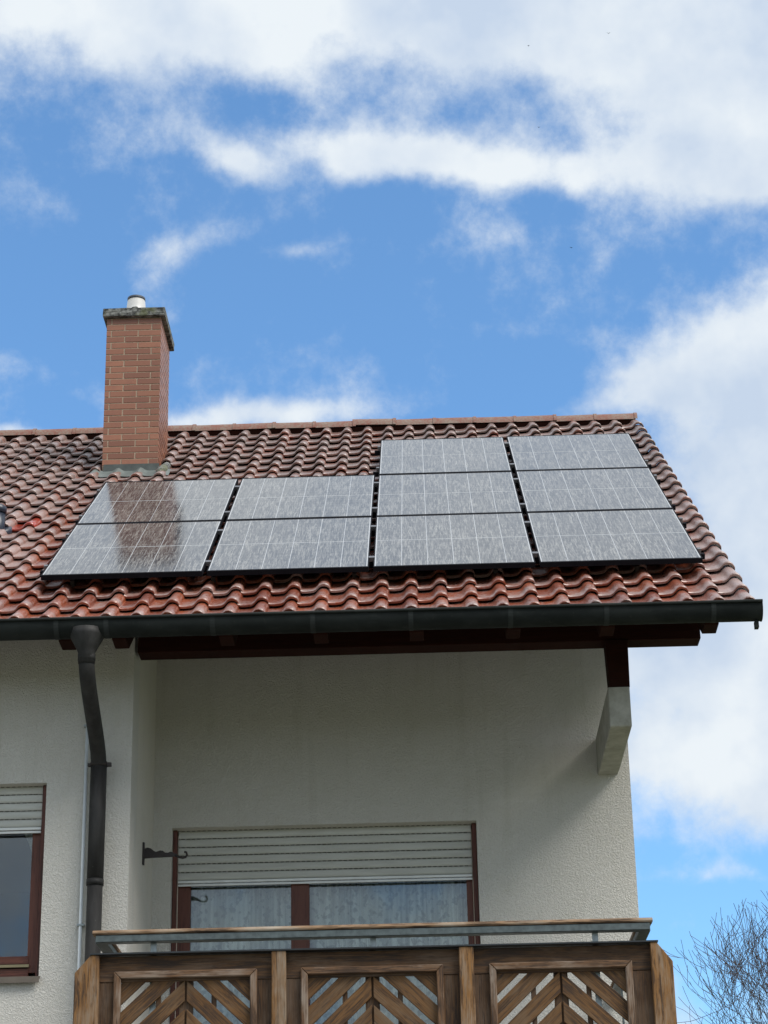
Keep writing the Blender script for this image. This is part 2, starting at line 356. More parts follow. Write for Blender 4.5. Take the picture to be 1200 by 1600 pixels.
def box(name, x0, x1, y0, y1, z0, z1, mat, parent=None, bevel=0):
    cx, cy, cz = (x0 + x1) / 2, (y0 + y1) / 2, (z0 + z1) / 2
    return mobj(name, bv(x0 - cx, x1 - cx, y0 - cy, y1 - cy, z0 - cz, z1 - cz), BF, mat, parent, (cx, cy, cz), bevel=bevel)
def boxes(lst):
    V, F = [], []
    for q in lst:
        k = len(V); V += bv(*q); F += [tuple(i + k for i in f) for f in BF]
    return V, F
def prism(poly, axis, a0, a1):
    """poly: list of 2D points in the two other axes (cyclic order), extruded along axis a0..a1"""
    n = len(poly); V = []
    for s_v in (a0, a1):
        for p_ in poly:
            q = list(p_); q.insert(axis, s_v); V.append(tuple(q))
    F = [tuple(range(n)), tuple(range(2 * n - 1, n - 1, -1))] + [(i, (i + 1) % n, n + (i + 1) % n, n + i) for i in range(n)]
    return V, F
def oprism(name, poly, axis, a0, a1, mat, parent, bevel=0, smooth=False):
    V, F = prism(poly, axis, a0, a1)
    c_ = [sum(v_[i] for v_ in V) / len(V) for i in range(3)]
    return mobj(name, [tuple(v_[i] - c_[i] for i in range(3)) for v_ in V], F, mat, parent, c_, bevel=bevel, smooth=smooth)
def board(name, p0, p1, width, thick, mat, parent, wdir=(0, 0, 1), bevel=.003, ext=None):
    """board from p0 to p1 with its length on local X, width on local Z"""
    p0, p1 = Vector(p0), Vector(p1); d = p1 - p0; ln_ = d.length; x = d.normalized(); z = Vector(wdir); z = (z - x * z.dot(x)).normalized(); y = z.cross(x)
    o = bpy.data.objects.new(name, meshdata(name, bv(-ln_ / 2, ln_ / 2, -thick / 2, thick / 2, -width / 2, width / 2), BF, mat, bevel=bevel))
    link(o, parent, (p0 + p1) / 2); o.rotation_euler = Matrix((x, y, z)).transposed().to_euler(); return o
def tube(path, r, n=10, cap=True, radii=None):
    V, F = [], []; P = [Vector(q) for q in path]; up = None
    for i, q in enumerate(P):
        d = (P[min(i + 1, len(P) - 1)] - P[max(i - 1, 0)]).normalized()
        if up is None: up = d.orthogonal().normalized()
        up = (up - d * up.dot(d)).normalized(); s_d = d.cross(up); rr = radii[i] if radii else r
        for k in range(n):
            an = 2 * PI * k / n; V.append(tuple(q + up * math.cos(an) * rr + s_d * math.sin(an) * rr))
    for i in range(len(P) - 1):
        for k in range(n): F.append((i * n + k, i * n + (k + 1) % n, (i + 1) * n + (k + 1) % n, (i + 1) * n + k))
    if cap: F.append(tuple(range(n - 1, -1, -1))); F.append(tuple(range((len(P) - 1) * n, len(P) * n)))
    return V, F
def otube(name, path, r, mat, parent=None, n=12, radii=None, smooth=True):
    V, F = tube(path, r, n, True, radii); c_ = Vector(path[0])
    o = mobj(name, [tuple(Vector(v_) - c_) for v_ in V], F, mat, parent, c_)
    if smooth:
        for p_ in o.data.polygons: p_.use_smooth = len(p_.vertices) == 4
    return o

# roof frame
CR, SR = math.cos(RP_), math.sin(RP_)
def RPt(x, v_, n_): return Vector((x, 14.017 + v_ * CR - n_ * SR, 6.977 + v_ * SR + n_ * CR))
TB = -.165           # tile bed below panel top surface
def zt(y): return 6.977 + (TB + .02) / CR + (y - 14.017) * math.tan(RP_)     # tile plane height at y
YA, YB, YF = 14.15, 15.38, 12.9
XE = -9.0
VR = 6.56            # ridge

# ------------------------------------------------------------------ ground
def sheet(name, x0, x1, y0, y1, z, mat, nx=1, ny=1):
    V = [(x0 + (x1 - x0) * i / nx, y0 + (y1 - y0) * j / ny, z) for j in range(ny + 1) for i in range(nx + 1)]
    F = [(j * (nx + 1) + i, j * (nx + 1) + i + 1, (j + 1) * (nx + 1) + i + 1, (j + 1) * (nx + 1) + i) for j in range(ny) for i in range(nx)]
    return tag(mobj(name, V, F, mat), kind='structure')
sheet('ground', -600, 600, -600, 600, 0, M_LAWN, 8, 8)
sheet('paving', -14, 7, -6, 14.1, .004, M_PAVE, 4, 4)

# ------------------------------------------------------------------ house
house = empty('house', (-2, 14.15, 0))
tag(house, 'white rendered house with red tiled roof, brick chimney and carved wooden balcony', 'house')
XB = 1.52            # right gable wall
def wall(x0, x1, y0, y1, z0, z1, m=M_ST): return box('wall', x0, x1, y0, y1, z0, z1, m, house)
FZ = 3.28            # upper floor level
# window A opening x -3.95..-2.565, z 4.195..5.516
WA = (-3.95, -2.565, 4.195, 5.516)
zA = zt(YA) - .10
V, F = boxes([(XE, WA[0], YA, YA + .3, 0, zA), (WA[1], -1.99, YA, YA + .3, 0, zA), (WA[0], WA[1], YA, YA + .3, WA[3], zA), (WA[0], WA[1], YA, YA + .3, 0, WA[2])])
mobj('wall', V, F, M_ST, house)['label'] = 'coarse roughcast wall at the left with window'
wall(-2.29, -1.99, YA + .3, YB + .3, 0, zt(YA + .3) - .12, M_ST2)['label'] = 'smoother return wall of the loggia'
WB = (-1.853, .378, FZ, 5.492)
zB = zt(YB) - .12
V, F = boxes([(-1.99, WB[0], YB, YB + .3, 0, zB), (WB[1], XB, YB, YB + .3, 0, zB), (WB[0], WB[1], YB, YB + .3, WB[3], zB), (WB[0], WB[1], YB, YB + .3, 0, WB[2])])
mobj('wall', V, F, M_ST, house)['label'] = 'recessed wall behind the balcony'
YK = 24.8
# gable walls as pentagons
yr = RPt(0, VR, TB).y; zr = RPt(0, VR, TB).z
def gable(x0, x1, yf, parent=house):
    poly = [(yf, 0), (YK, 0), (YK, zt(2 * yr - YK) - .14), (yr, zr - .16), (yf, zt(yf) - .14)]
    return oprism('wall', poly, 0, x0, x1, M_ST, parent)
gable(XB - .3, XB - .004, YB + .3); gable(XE + .004, XE + .3, YA + .3)
wall(XE, XB - .002, YK, YK + .3, 0, 6.2)
# interior rooms: floors, ceilings and back walls so the windows look into rooms
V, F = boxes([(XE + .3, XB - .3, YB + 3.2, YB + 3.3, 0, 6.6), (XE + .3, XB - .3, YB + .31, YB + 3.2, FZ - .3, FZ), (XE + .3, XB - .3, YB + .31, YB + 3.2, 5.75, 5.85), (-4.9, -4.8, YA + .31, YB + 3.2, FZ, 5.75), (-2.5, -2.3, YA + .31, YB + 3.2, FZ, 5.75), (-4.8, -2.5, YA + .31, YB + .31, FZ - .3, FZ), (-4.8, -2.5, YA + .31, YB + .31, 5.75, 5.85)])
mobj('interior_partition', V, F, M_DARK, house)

# ---- roof
roof = empty('roof', RPt(0, 0, TB), house)
# deck boards under the tiles (front and back slope)
def slab(name, x0, x1, v0, v1, n0, n1, mat, back=False):
    pts = [RPt(0, v0, n0), RPt(0, v1, n0), RPt(0, v1, n1), RPt(0, v0, n1)]
    poly = [((2 * yr - q.y) if back else q.y, q.z) for q in pts]
    return oprism(name, poly, 0, x0, x1, mat, roof)
bw = .145; v_ = V0 + .06
while v_ < VR - .02:
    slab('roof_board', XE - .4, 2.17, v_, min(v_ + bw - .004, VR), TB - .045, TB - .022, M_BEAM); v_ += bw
slab('roof_deck', XE - .4, 2.17, V0 + .06, VR, TB - .06, TB - .03, M_TILE, True)
# rafters with chamfered tails
for xr in (-2.38, -2.02, -1.30, -.665, -.02, .63, 1.26, 1.955):
    top = TB - .05; bot = TB - .225
    p1 = RPt(0, V0 + .10, top); p2 = RPt(0, 6.4, top); p3 = RPt(0, 6.4, bot); p4 = RPt(0, V0 + .23, bot)
    p5 = RPt(0, V0 + .10, bot + .10)
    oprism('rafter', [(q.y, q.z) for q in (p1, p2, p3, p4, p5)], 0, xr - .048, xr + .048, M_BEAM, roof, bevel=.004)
xr = -3.0
while xr > XE:
    oprism('rafter', [(q.y, q.z) for q in (p1, p2, p3, p4, p5)], 0, xr - .048, xr + .048, M_BEAM, roof, bevel=.004); xr -= .64
# tiles
prof = [(.046, -.006), (.045, .014), (.036, .034), (.020, .046), (0, .050), (-.018, .047), (-.033, .037), (-.044, .023), (-.057, .009), (-.074, .001), (-.115, -.003), (-.150, -.002), (-.166, .006)]
TH = .019
def tile_geo(width_add=0, verge=False):
    V, F = [], []; n = len(prof); pr = list(prof)
    if verge: pr[0] = (.056, -.07); pr[1] = (.052, .010); pr = [(.050, -.10), (.054, -.05)] + pr[1:]; n = len(pr)
    rows = [(-.002, -TH + .041), (-.004, .036), (.003, .0415), (.16, .0205), (.41, -.003)]   # v, n lift
    for vi, (vv, nn) in enumerate(rows):
        for (x, h) in pr:
            k = 1 if vi > 1 else (.97 if vi == 1 else .93)
            V.append((x * (1 if vi > 1 else .995), vv, nn + h * k))
    for r_ in range(len(rows) - 1):
        for i in range(n - 1):
            F.append((r_ * n + i, r_ * n + i + 1, (r_ + 1) * n + i + 1, (r_ + 1) * n + i))
    # underside return at the lip
    k = len(V)
    for (x, h) in pr: V.append((x * .97, .09, h * .9 - TH + .031))
    for i in range(n - 1): F.append((i + 1, i, k + i, k + i + 1))
    return V, F
def mkmesh(name, V, F, mat, ang=40):
    me = bpy.data.meshes.new(name); me.from_pydata(V, [], F); me.materials.append(mat)
    for p_ in me.polygons: p_.use_smooth = True
    try: me.set_sharp_from_angle(angle=R(ang))
    except Exception: pass
    return me
tm = mkmesh('roof_tile', *tile_geo(), M_TILE); tmv = mkmesh('verge_tile', *tile_geo(verge=True), M_TILE)
tmn = mkmesh('roof_tile_glossy', *tile_geo(), M_TILE_NEW)
PXs, PW, PH, GX, GY = -2.6459, 1.134, 1.6675, .0331, .0196
cols = int((XR - (XE - .3)) / TW) + 1; NR = 22
cand = []
f_ = 3351.9
def proj(q):
    d = q - Vector((0, 0, 1.6)); dz = d.dot(c); return 600 + f_ * d.dot(a) / dz, 800 - f_ * d.dot(b) / dz, dz
def hidden(x, vm):
    # wholly behind the solar panels
    if vm > .22 and vm < 3.2 and PXs + .15 < x < PXs + 4 * (PW + GX) - .2: return True
    if vm >= 3.2 and vm < 4.85 and PXs + 2 * (PW + GX) + .15 < x < PXs + 4 * (PW + GX) - .2: return True
    return False
all_t = []
for k in range(cols):
    for r_ in range(NR):
        x = XR - TW * k; v0 = V0 + EXPV * r_
        px, py, dz = proj(RPt(x - .05, v0 + .16, TB + .02))
        infr = -12 < px < 1212 and not hidden(x - .05, v0 + .16)
        if -2.80 < x - .05 < -2.44 and 4.55 < v0 + .16 < 5.25: continue          # chimney stands here
        all_t.append((k, r_, x, v0, infr, dz))
vis = sorted([q for q in all_t if q[4]], key=lambda q: q[5])
single = set((q[0], q[1]) for q in vis[:299])
def tmat(x, v0):
    jr = rnd.uniform(-.010, .010); jl = rnd.uniform(-.0015, .003)
    rot = Matrix.Rotation(RP_, 4, 'X') @ Matrix.Rotation(jr, 4, 'Z') @ Matrix.Rotation(rnd.uniform(-.006, .006), 4, 'Y')
    return Matrix.Translation(RPt(x + rnd.uniform(-.002, .002), v0 + rnd.uniform(-.005, .005), TB + jl)) @ rot
first = None; fieldV, fieldF = [], []
gl_x, gl_v = None, None
# the one newer glossy tile stands beside the roof vent
best = min(vis, key=lambda q: (proj(RPt(q[2] - .05, q[3] + .1, TB + .03))[0] - 38) ** 2 + (proj(RPt(q[2] - .05, q[3] + .1, TB + .03))[1] - 826) ** 2)
single.add((best[0], best[1]))
rw = WL[roof.name]
for k, r_, x, v0, infr, dz in all_t:
    mt = tmat(x, v0)
    if (k, r_) in single:
        glossy = (k, r_) == (best[0], best[1])
        me = tmn if glossy else (tmv if k == 0 else tm)
        o = bpy.data.objects.new('roof_tile', me); C.objects.link(o); o.parent = roof
        q = mt.copy(); q.translation = q.translation - rw; o.matrix_basis = q
        if glossy: o['label'] = 'clean bright red glossy replacement tile'
    else:
        V, F = tile_geo(verge=(k == 0)); kk = len(fieldV)
        fieldV += [tuple(mt @ Vector(q)) for q in V]; fieldF += [tuple(i + kk for i in f) for f in F]
me = mkmesh('roof_tile_field', [tuple(Vector(q) - rw) for q in fieldV], fieldF, M_TILE)
o = bpy.data.objects.new('roof_tile_field', me); link(o, roof, rw); tag(o, kind='stuff')
# ridge tiles
RV, RF = [], []
nseg = 10; Lr = .405
for j, (yy, sc) in enumerate(((0, 1.06), (.03, 1.06), (.035, 1.0), (Lr + .03, .97))):
    for i in range(nseg + 1):
        an = PI * i / nseg; RV.append((-yy, -math.cos(an) * .125 * sc, math.sin(an) * .105 * sc - .02))
for j in range(3):
    for i in range(nseg): k = j * (nseg + 1); RF.append((k + i, k + i + 1, k + nseg + 2 + i, k + nseg + 1 + i))
k = len(RV)
for i in range(nseg + 1):
    an = PI * i / nseg; RV.append((0, -math.cos(an) * .108, math.sin(an) * .088 - .02))
for i in range(nseg): RF.append((i + 1, i, k + i, k + i + 1))
rme = mkmesh('ridge_tile', RV, RF, M_RIDGE)
zrg = RPt(0, VR, TB + .05).z - .035; x = 2.22; i = 0
while x > XE - .4:
    o = bpy.data.objects.new('ridge_tile', rme); link(o, roof, (x, yr, zrg + rnd.uniform(-.004, .004) + (.006 if i in (6,) else 0)))
    o.rotation_euler = (rnd.uniform(-.02, .02), rnd.uniform(-.012, .012) + (.018 if i == 6 else 0), rnd.uniform(-.008, .008)); x -= .40; i += 1
# back slope and ridge bedding
slab('ridge_batten', XE - .4, 2.16, VR - .10, VR - .01, TB, TB + .045, M_BEAM)

# purlin, post, corbel
board('purlin', (-1.968, YA + .085, 6.51), (1.95, YA + .085, 6.51), .155, .17, M_BEAM, house, bevel=.004)
board('plate_board', (XE, YA + .16, zt(YA + .1) - .20), (-2.0, YA + .16, zt(YA + .1) - .20), .1, .1, M_BEAM, house)
oprism('post', [(1.286, 6.432), (1.298, 6.088), (1.436, 6.088), (1.441, 6.432)], 1, YA - .02, YA + .15, M_BEAM, house, bevel=.004)
corb = oprism('corbel', [(YA - .03, 6.085), (YB + .01, 6.085), (YB + .01, 5.81), (YA - .03, 5.80)][0:0] or [(14.12, 6.087), (YB + .01, 6.087), (YB + .01, 5.812), (15.20, 5.80), (14.125, 5.803), (14.12, 5.82)], 0, 1.283, 1.432, M_CORB, house, bevel=.006)

# ---- gutter
gut = []
gy0, gz0, gr = 13.355, 6.36, .088
GP = [(gy0 - gr * math.cos(PI * i / 14), gz0 - gr * math.sin(PI * i / 14)) for i in range(15)]
GP = [(gy0 - gr - .001, gz0 + .018)] + GP + [(gy0 + gr, gz0 + .04)]
def strip(pts, th, x0, x1):
    inner = [(gy0 + (q[0] - gy0) * (1 - th / gr), gz0 + (q[1] - gz0) * (1 - th / gr) if q[1] < gz0 else q[1]) for q in pts]
    V = []; n = len(pts)
    for x in (x0, x1):
        V += [(x, *q) for q in pts] + [(x, *q) for q in inner]
    F = []
    for i in range(n - 1):
        F += [(i, i + 1, 2 * n + i + 1, 2 * n + i), (n + i + 1, n + i, 3 * n + i, 3 * n + i + 1), (i, n + i, n + i + 1, i + 1), (2 * n + i + 1, 3 * n + i + 1, 3 * n + i, 2 * n + i)]
    F += [(0, 2 * n, 3 * n, n), (n - 1, 2 * n - 1, 4 * n - 1, 3 * n - 1)]
    return V, F
def loc0(V, base): return [tuple(Vector(q) - Vector(base)) for q in V]
V, F = strip(GP, .004, XE - .3, 2.245); base = (0, gy0, gz0)
gutter = mobj('gutter', loc0(V, base), F, M_GUT, house, base)
for p_ in gutter.data.polygons: p_.use_smooth = True
gutter.data.set_sharp_from_angle(angle=R(35))
otube('gutter_bead', [(XE - .3, gy0 - gr - .008, gz0 + .018), (2.25, gy0 - gr - .008, gz0 + .018)], .0105, M_GUT, gutter, 10)
oprism('end_cap', [(q[0] + (.002 if q[0] > gy0 else -.002), q[1] - .002) for q in GP], 0, 2.2452, 2.251, M_GUT, gutter)
box('drip_tab', 2.20, 2.225, gy0 - .02, gy0 + .03, gz0 - gr - .05, gz0 - gr - .003, M_GUT, gutter)
for xg in (-2.39, -2.06, -1.36, -.70, -.055, .60, 1.23, 1.93, -3.0, -3.64):
    pts = [(gy0 + (q[0] - gy0) * 1.03, gz0 + (q[1] - gz0) * 1.03) for q in GP]
    V, F = strip(pts, .006, xg - .016, xg + .016); base = (xg, gy0, gz0)
    o = mobj('gutter_bracket', loc0(V, base), F, M_STRAP, gutter, base)
    bx_ = [(xg - .02, xg + .02, gy0 - gr - .022, gy0 - gr - .004, gz0 - .005, gz0 + .03)]
# seams between gutter lengths
for xg in (-.30, -3.2):
    V, F = strip([(gy0 + (q[0] - gy0) * 1.015, gz0 + (q[1] - gz0) * 1.015) for q in GP], .004, xg - .022, xg + .022); base = (xg, gy0, gz0)
    mobj('gutter_joint', loc0(V, base), F, M_GUT, gutter, base)

# ---- downpipe
DX = -2.195
path = [(DX, 13.36, 6.325), (DX, 13.36, 6.28), (DX, 13.36, 6.20), (DX, 13.365, 6.17), (DX, 13.37, 6.10)]
V, F = tube(path, .1, 24, True, [.118, .112, .070, .056, .056])
dp = mobj('downpipe', loc0(V, path[0]), F, M_PIPE, house, path[0])
for p_ in dp.data.polygons: p_.use_smooth = len(p_.vertices) == 4
pth = []
for i in range(17):
    s_v = i / 16; e = s_v * s_v * (3 - 2 * s_v)
    pth.append((DX + .0 * s_v, 13.37 + (14.035 - 13.37) * e, 6.13 - .56 * s_v))
otube('pipe_bend', pth, .0525, M_PIPE, dp, 20)
otube('pipe_length', [(DX, 14.035, 5.62), (DX, 14.035, 4.80)], .0555, M_PIPE, dp, 24)
otube('pipe_length', [(DX, 14.035, 4.82), (DX, 14.035, .02)], .0520, M_PIPE, dp, 24)
otube('pipe_collar', [(DX, 14.035, 4.815), (DX, 14.035, 4.775)], .0585, M_PIPE, dp, 24)
otube('pipe_collar', [(DX, 13.37, 6.165), (DX, 13.37, 6.12)], .0585, M_PIPE, dp, 24)
for zb in (5.60, 2.9):
    otube('pipe_bracket', [(DX, 14.035, zb + .012), (DX, 14.035, zb - .012)], .060, M_IRON, dp, 24)
    box('bracket_bolt', DX + .055, DX + .085, 14.02, 14.05, zb - .012, zb + .012, M_IRON, dp)
    box('bracket_bolt', DX - .075, DX - .055, 14.02, 14.05, zb - .010, zb + .010, M_IRON, dp)
cd = otube('conduit', [(-2.295, 14.115, 6.1), (-2.295, 14.115, .05)], .0115, M_COND, house, 10); cd['label'] = 'thin white conduit running up behind the downpipe'
for zb in (4.53, 5.9, 3.0): box('conduit_clip', -2.318, -2.268, 14.10, 14.148, zb - .006, zb + .006, M_GALVL, cd)

# ---- chimney
chx0, chx1, chy0, chy1 = -2.842, -2.336, 17.79, 18.46
cz0, cz1 = 9.475, 10.975
chim = box('chimney', chx0 + .002, chx1 - .002, chy0 + .002, chy1 - .002, 9.0, cz1, M_MORT, house)
bmesh_cache = {}
def brick(face, a0, a1, z0):
    ln_ = a1 - a0; h = .0530; th = .014
    key = round(ln_, 3)
    if key not in bmesh_cache: bmesh_cache[key] = meshdata('brick', bv(-ln_ / 2, ln_ / 2, -th / 2, th / 2, -h / 2, h / 2), BF, M_BRICK, bevel=.0016)
    o = bpy.data.objects.new('brick', bmesh_cache[key]); m_ = (a0 + a1) / 2; zc = z0 + h / 2
    j = rnd.uniform(-.0008, .0008)
    if face == 0: link(o, chim, (m_, chy0 + th / 2 - .002 + j, zc))
    elif face == 1: link(o, chim, (chx1 - th / 2 + .002 + j, m_, zc)); o.rotation_euler = (0, 0, PI / 2)
    elif face == 2: link(o, chim, (m_, chy1 - th / 2 + .002, zc))
    else: link(o, chim, (chx0 + th / 2 - .002, m_, zc)); o.rotation_euler = (0, 0, PI / 2)
nrow = 24; ph = (cz1 - cz0) / nrow
def cuts(lo, hi, off):
    xs = [lo]; x = lo + off
    while x < hi - .03: xs.append(x); x += .25
    xs.append(hi); return xs
for r_ in range(nrow):
    z0 = cz0 + ph * r_ + .003
    for face, lo, hi in ((0, chx0, chx1), (1, chy0 + .014, chy1 - .014), (3, chy0 + .014, chy1 - .014)):
        off = (.045 if r_ % 2 else .17) if face == 0 else (.11 if r_ % 2 else .235)
        xs = cuts(lo, hi, off)
        for x0, x1 in zip(xs[:-1], xs[1:]):
            if z0 + ph < zt((x0 + x1) / 2 if face else chy0) - .05: continue
            brick(face, x0 + (.006 if x0 > lo else -.001), x1 - (.006 if x1 < hi else -.001), z0)
# cap, flashing, flue
cap = box('chimney_cap', chx0 - .035, chx1 + .04, chy0 - .045, chy1 + .045, cz1 + .003, cz1 + .088, M_CAP, chim, bevel=.006)
bm = bmesh.new(); bm.from_mesh(cap.data); bmesh.ops.subdivide_edges(bm, edges=bm.edges[:], cuts=5, use_grid_fill=True)
for q in bm.verts: q.co += Vector((rnd.uniform(-1, 1), rnd.uniform(-1, 1), rnd.uniform(-1, 1))) * .0022
bm.to_mesh(cap.data); bm.free()
fx, fy = -2.622, 18.13
otube('flue_pot', [(fx, fy, cz1 + .08), (fx, fy, cz1 + .12), (fx, fy, 11.345)], .1, M_POT, chim, 32, radii=[.112, .108, .082])
otube('flue_rim', [(fx, fy, 11.335), (fx, fy, 11.362)], .085, M_DARKRIM, chim, 32)
# mortar crumbs on the cap
V, F = prism([(-.04, 0), (.04, 0), (.02, .025), (-.025, .02)], 1, -.03, .03)
mobj('mortar_lump', V, F, M_CAP, chim, (chx0 + .26, chy0 + .0, cz1 + .087), bevel=.006)
oprism('flashing', [(chy0 - .010, 9.482), (chy0 + .01, 9.482), (chy0 + .01, 9.30), (chy0 - .028, 9.36)], 0, chx0 + .015, chx1 + .012, M_LEAD, chim)
oprism('flashing', [(chx1 - .002, 9.45), (chx1 + .018, 9.45), (chx1 + .018, 9.2), (chx1 - .002, 9.2)], 1, chy0, chy0 + .1, M_LEAD, chim)
vch = (chy0 - 14.017) * CR + (zt(chy0) - 6.977) * SR
# lead apron dressed over the first tiles
av = []; nx_ = 40
for j, (vv, nn) in enumerate(((vch - .20, .030), (vch - .10, .034), (vch + .01, .046))):
    for i in range(nx_ + 1):
        x = chx0 - .10 + (chx1 - chx0 + .22) * i / nx_
        ph_ = ((x - XR + .0) / TW) % 1.0; u_ = ph_ if ph_ < .5 else ph_ - 1
        roll = .043 * math.exp(-(u_ * TW / .034) ** 2)
        av.append(RPt(x, vv + rnd.uniform(-.004, .004), TB + nn + roll * (1 if j < 2 else .6)))
af = [(j * (nx_ + 1) + i, j * (nx_ + 1) + i + 1, (j + 1) * (nx_ + 1) + i + 1, (j + 1) * (nx_ + 1) + i) for j in range(2) for i in range(nx_)]
me = mkmesh('lead_apron', [tuple(q - RPt(-2.6, vch, TB)) for q in av], af, M_LEADL)
o = bpy.data.objects.new('lead_apron', me); link(o, chim, RPt(-2.6, vch, TB))
# mortar haunch at the right foot of the chimney
V, F = tube([RPt(chx1 + .035, vch - .20, TB + .035), RPt(chx1 + .05, vch - .06, TB + .05), RPt(chx1 + .07, vch + .16, TB + .05)], .04, 10, True, [.034, .046, .036])
mobj('mortar_haunch', loc0(V, RPt(chx1, vch, TB)), F, M_CAP, chim, RPt(chx1, vch, TB), smooth=True)

# ---- roof vent at the left edge
vc = Vector((-3.345, 15.78, 8.02))
vent = otube('roof_vent', [vc - Vector((0, 0, .1)), vc + Vector((0, 0, .20))], .062, M_PLASTIC, house, 24)
vent['label'] = 'dark plastic roof vent pipe'
otube('vent_cap', [vc + Vector((0, 0, .17)), vc + Vector((0, 0, .225)), vc + Vector((0, 0, .24))], .07, M_PLASTIC, vent, 24, radii=[.07, .07, .05])
nrm = Vector((0, -SR, CR))
otube('vent_flange', [vc - nrm * .02 + Vector((.02, .05, .03)), vc + nrm * .035 + Vector((.02, .05, .03))], .092, M_PLASTIC, vent, 24)

# ---- windows
def shutter_geo(x0, x1, yf, ztop, zbot, n):
    sh = empty('roller_shutter', ((x0 + x1) / 2, yf, zbot), house)
    hgt = (ztop - zbot - .042) / n
    slots = []
    for i in range(n):
        z0 = zbot + .042 + hgt * i
        poly = [(yf + .014, z0 + .002), (yf + .006, z0 + .004), (yf + .0005, z0 + .014), (yf - .001, z0 + hgt * .45), (yf + .0005, z0 + hgt - .013), (yf + .006, z0 + hgt - .003), (yf + .014, z0 + hgt - .0005)]
        o = oprism('shutter_slat', poly, 0, x0, x1, M_SHUT, sh)
        if i < n:
            x = x0 + .02
            while x < x1 - .03:
                slots.append((x, x + .023, yf + .0045, yf + .010, z0 + hgt - .0040, z0 + hgt + .0026)); x += .0385
    V, F = boxes(slots); o = mobj('ventilation_slot', loc0(V, (x0, yf, zbot)), F, M_SLOT, sh, (x0, yf, zbot)); tag(o, kind='stuff')
    box('end_rail', x0, x1, yf - .004, yf + .012, zbot + .022, zbot + .041, M_SHUTB, sh, bevel=.002)
    box('end_rail', x0, x1, yf - .001, yf + .010, zbot, zbot + .017, M_SHUTB, sh, bevel=.002)
    return sh
# window B (balcony door and window)
ys = YB + .105
winB = empty('window', (-.74, ys, FZ), house); winB['label'] = 'balcony door and window with brown timber frame behind a half lowered shutter'
def wb(name, p0, p1, wd, th, mat, par, wdir): return board(name, p0, p1, wd, th, mat, par, wdir, bevel=.002)
XV, ZV = (1, 0, 0), (0, 0, 1)
wb('guide_rail', (-1.836, ys - .01, FZ), (-1.836, ys - .01, 5.49), .030, .05, M_WINW2, winB, XV)
wb('guide_rail', (.360, ys - .01, FZ), (.360, ys - .01, 5.49), .032, .05, M_WINW2, winB, XV)
box('seal_strip', -1.8205, -1.8145, ys + .012, ys + .02, FZ, 5.46, M_SEAL, winB)
box('seal_strip', .338, .3435, ys + .012, ys + .02, FZ, 5.46, M_SEAL, winB)
yg = ys + .05
wb('frame', (-1.770, yg, FZ), (-1.770, yg, 5.30), .094, .05, M_WINW, winB, XV)
wb('frame', (-.922, yg, FZ), (-.922, yg, 5.30), .133, .05, M_WINW, winB, XV)
wb('frame', (.316, yg, FZ), (.316, yg, 5.30), .044, .05, M_WINW, winB, XV)
wb('frame', (-1.82, yg, 5.21), (.338, yg, 5.21), .16, .06, M_WINW, winB, ZV)
wb('frame', (-1.72, yg, FZ + .05), (.3, yg, FZ + .05), .10, .05, M_WINW, winB, ZV)
box('pane', -1.724, -.988, yg + .004, yg + .010, FZ + .1, 5.14, M_GLASS, winB)
box('pane', -.856, .295, yg + .004, yg + .010, FZ + .1, 5.14, M_GLASS, winB)
shutter_geo(-1.813, .3375, ys - .005, 5.492, 5.078, 6)
box('lintel_strip', -1.852, .377, ys + .03, ys + .14, 5.488, 5.52, M_ST2, house)  # plain fine-render strip across the head of the opening
# window A
ysa = YA + .085
winA = empty('window', (-3.25, ysa, 4.2), house); winA['label'] = 'brown timber window cut by the left edge, shutter part lowered'
wb('guide_rail', (-2.582, ysa - .01, 4.205), (-2.582, ysa - .01, 5.512), .032, .05, M_WINW2, winA, XV)
wb('guide_rail', (-3.934, ysa - .01, 4.205), (-3.934, ysa - .01, 5.512), .032, .05, M_WINW2, winA, XV)
box('seal_strip', -2.6055, -2.599, ysa + .012, ysa + .02, 4.25, 5.48, M_SEAL, winA)
yga = ysa + .05
wb('frame', (-2.6335, yga, 4.25), (-2.6335, yga, 5.40), .066, .05, M_WINW, winA, XV)
wb('frame', (-3.885, yga, 4.25), (-3.885, yga, 5.40), .066, .05, M_WINW, winA, XV)
wb('frame', (-3.25, yga, 4.22), (-3.25, yga, 5.40), .12, .05, M_WINW, winA, XV)
wb('frame', (-3.9, yga + .002, 5.29), (-2.61, yga + .002, 5.29), .15, .05, M_WINW, winA, ZV)
wb('frame', (-3.9, yga - .002, 4.335), (-2.655, yga - .002, 4.335), .052, .055, M_WINW, winA, ZV)
box('drip_rail', -3.85, -2.650, yga - .05, yga - .02, 4.285, 4.303, M_GOLD, winA)
wb('frame', (-3.9, yga - .004, 4.25), (-2.655, yga - .004, 4.25), .058, .055, M_WINW, winA, ZV)
box('pane', -3.85, -2.664, yga + .004, yga + .010, 4.36, 5.22, M_GLASS, winA)
shutter_geo(-3.916, -2.6045, ysa - .005, 5.516, 5.188, 5)
oprism('window_sill', [(YA + .10, 4.222), (YA - .045, 4.200), (YA - .045, 4.160), (YA - .038, 4.160), (YA - .036, 4.195), (YA + .10, 4.212)], 0, -3.98, -2.555, M_SILL, house)
box('reveal', -3.95, -2.566, YA + .14, YA + .299, 4.10, 4.20, M_ST2, house)

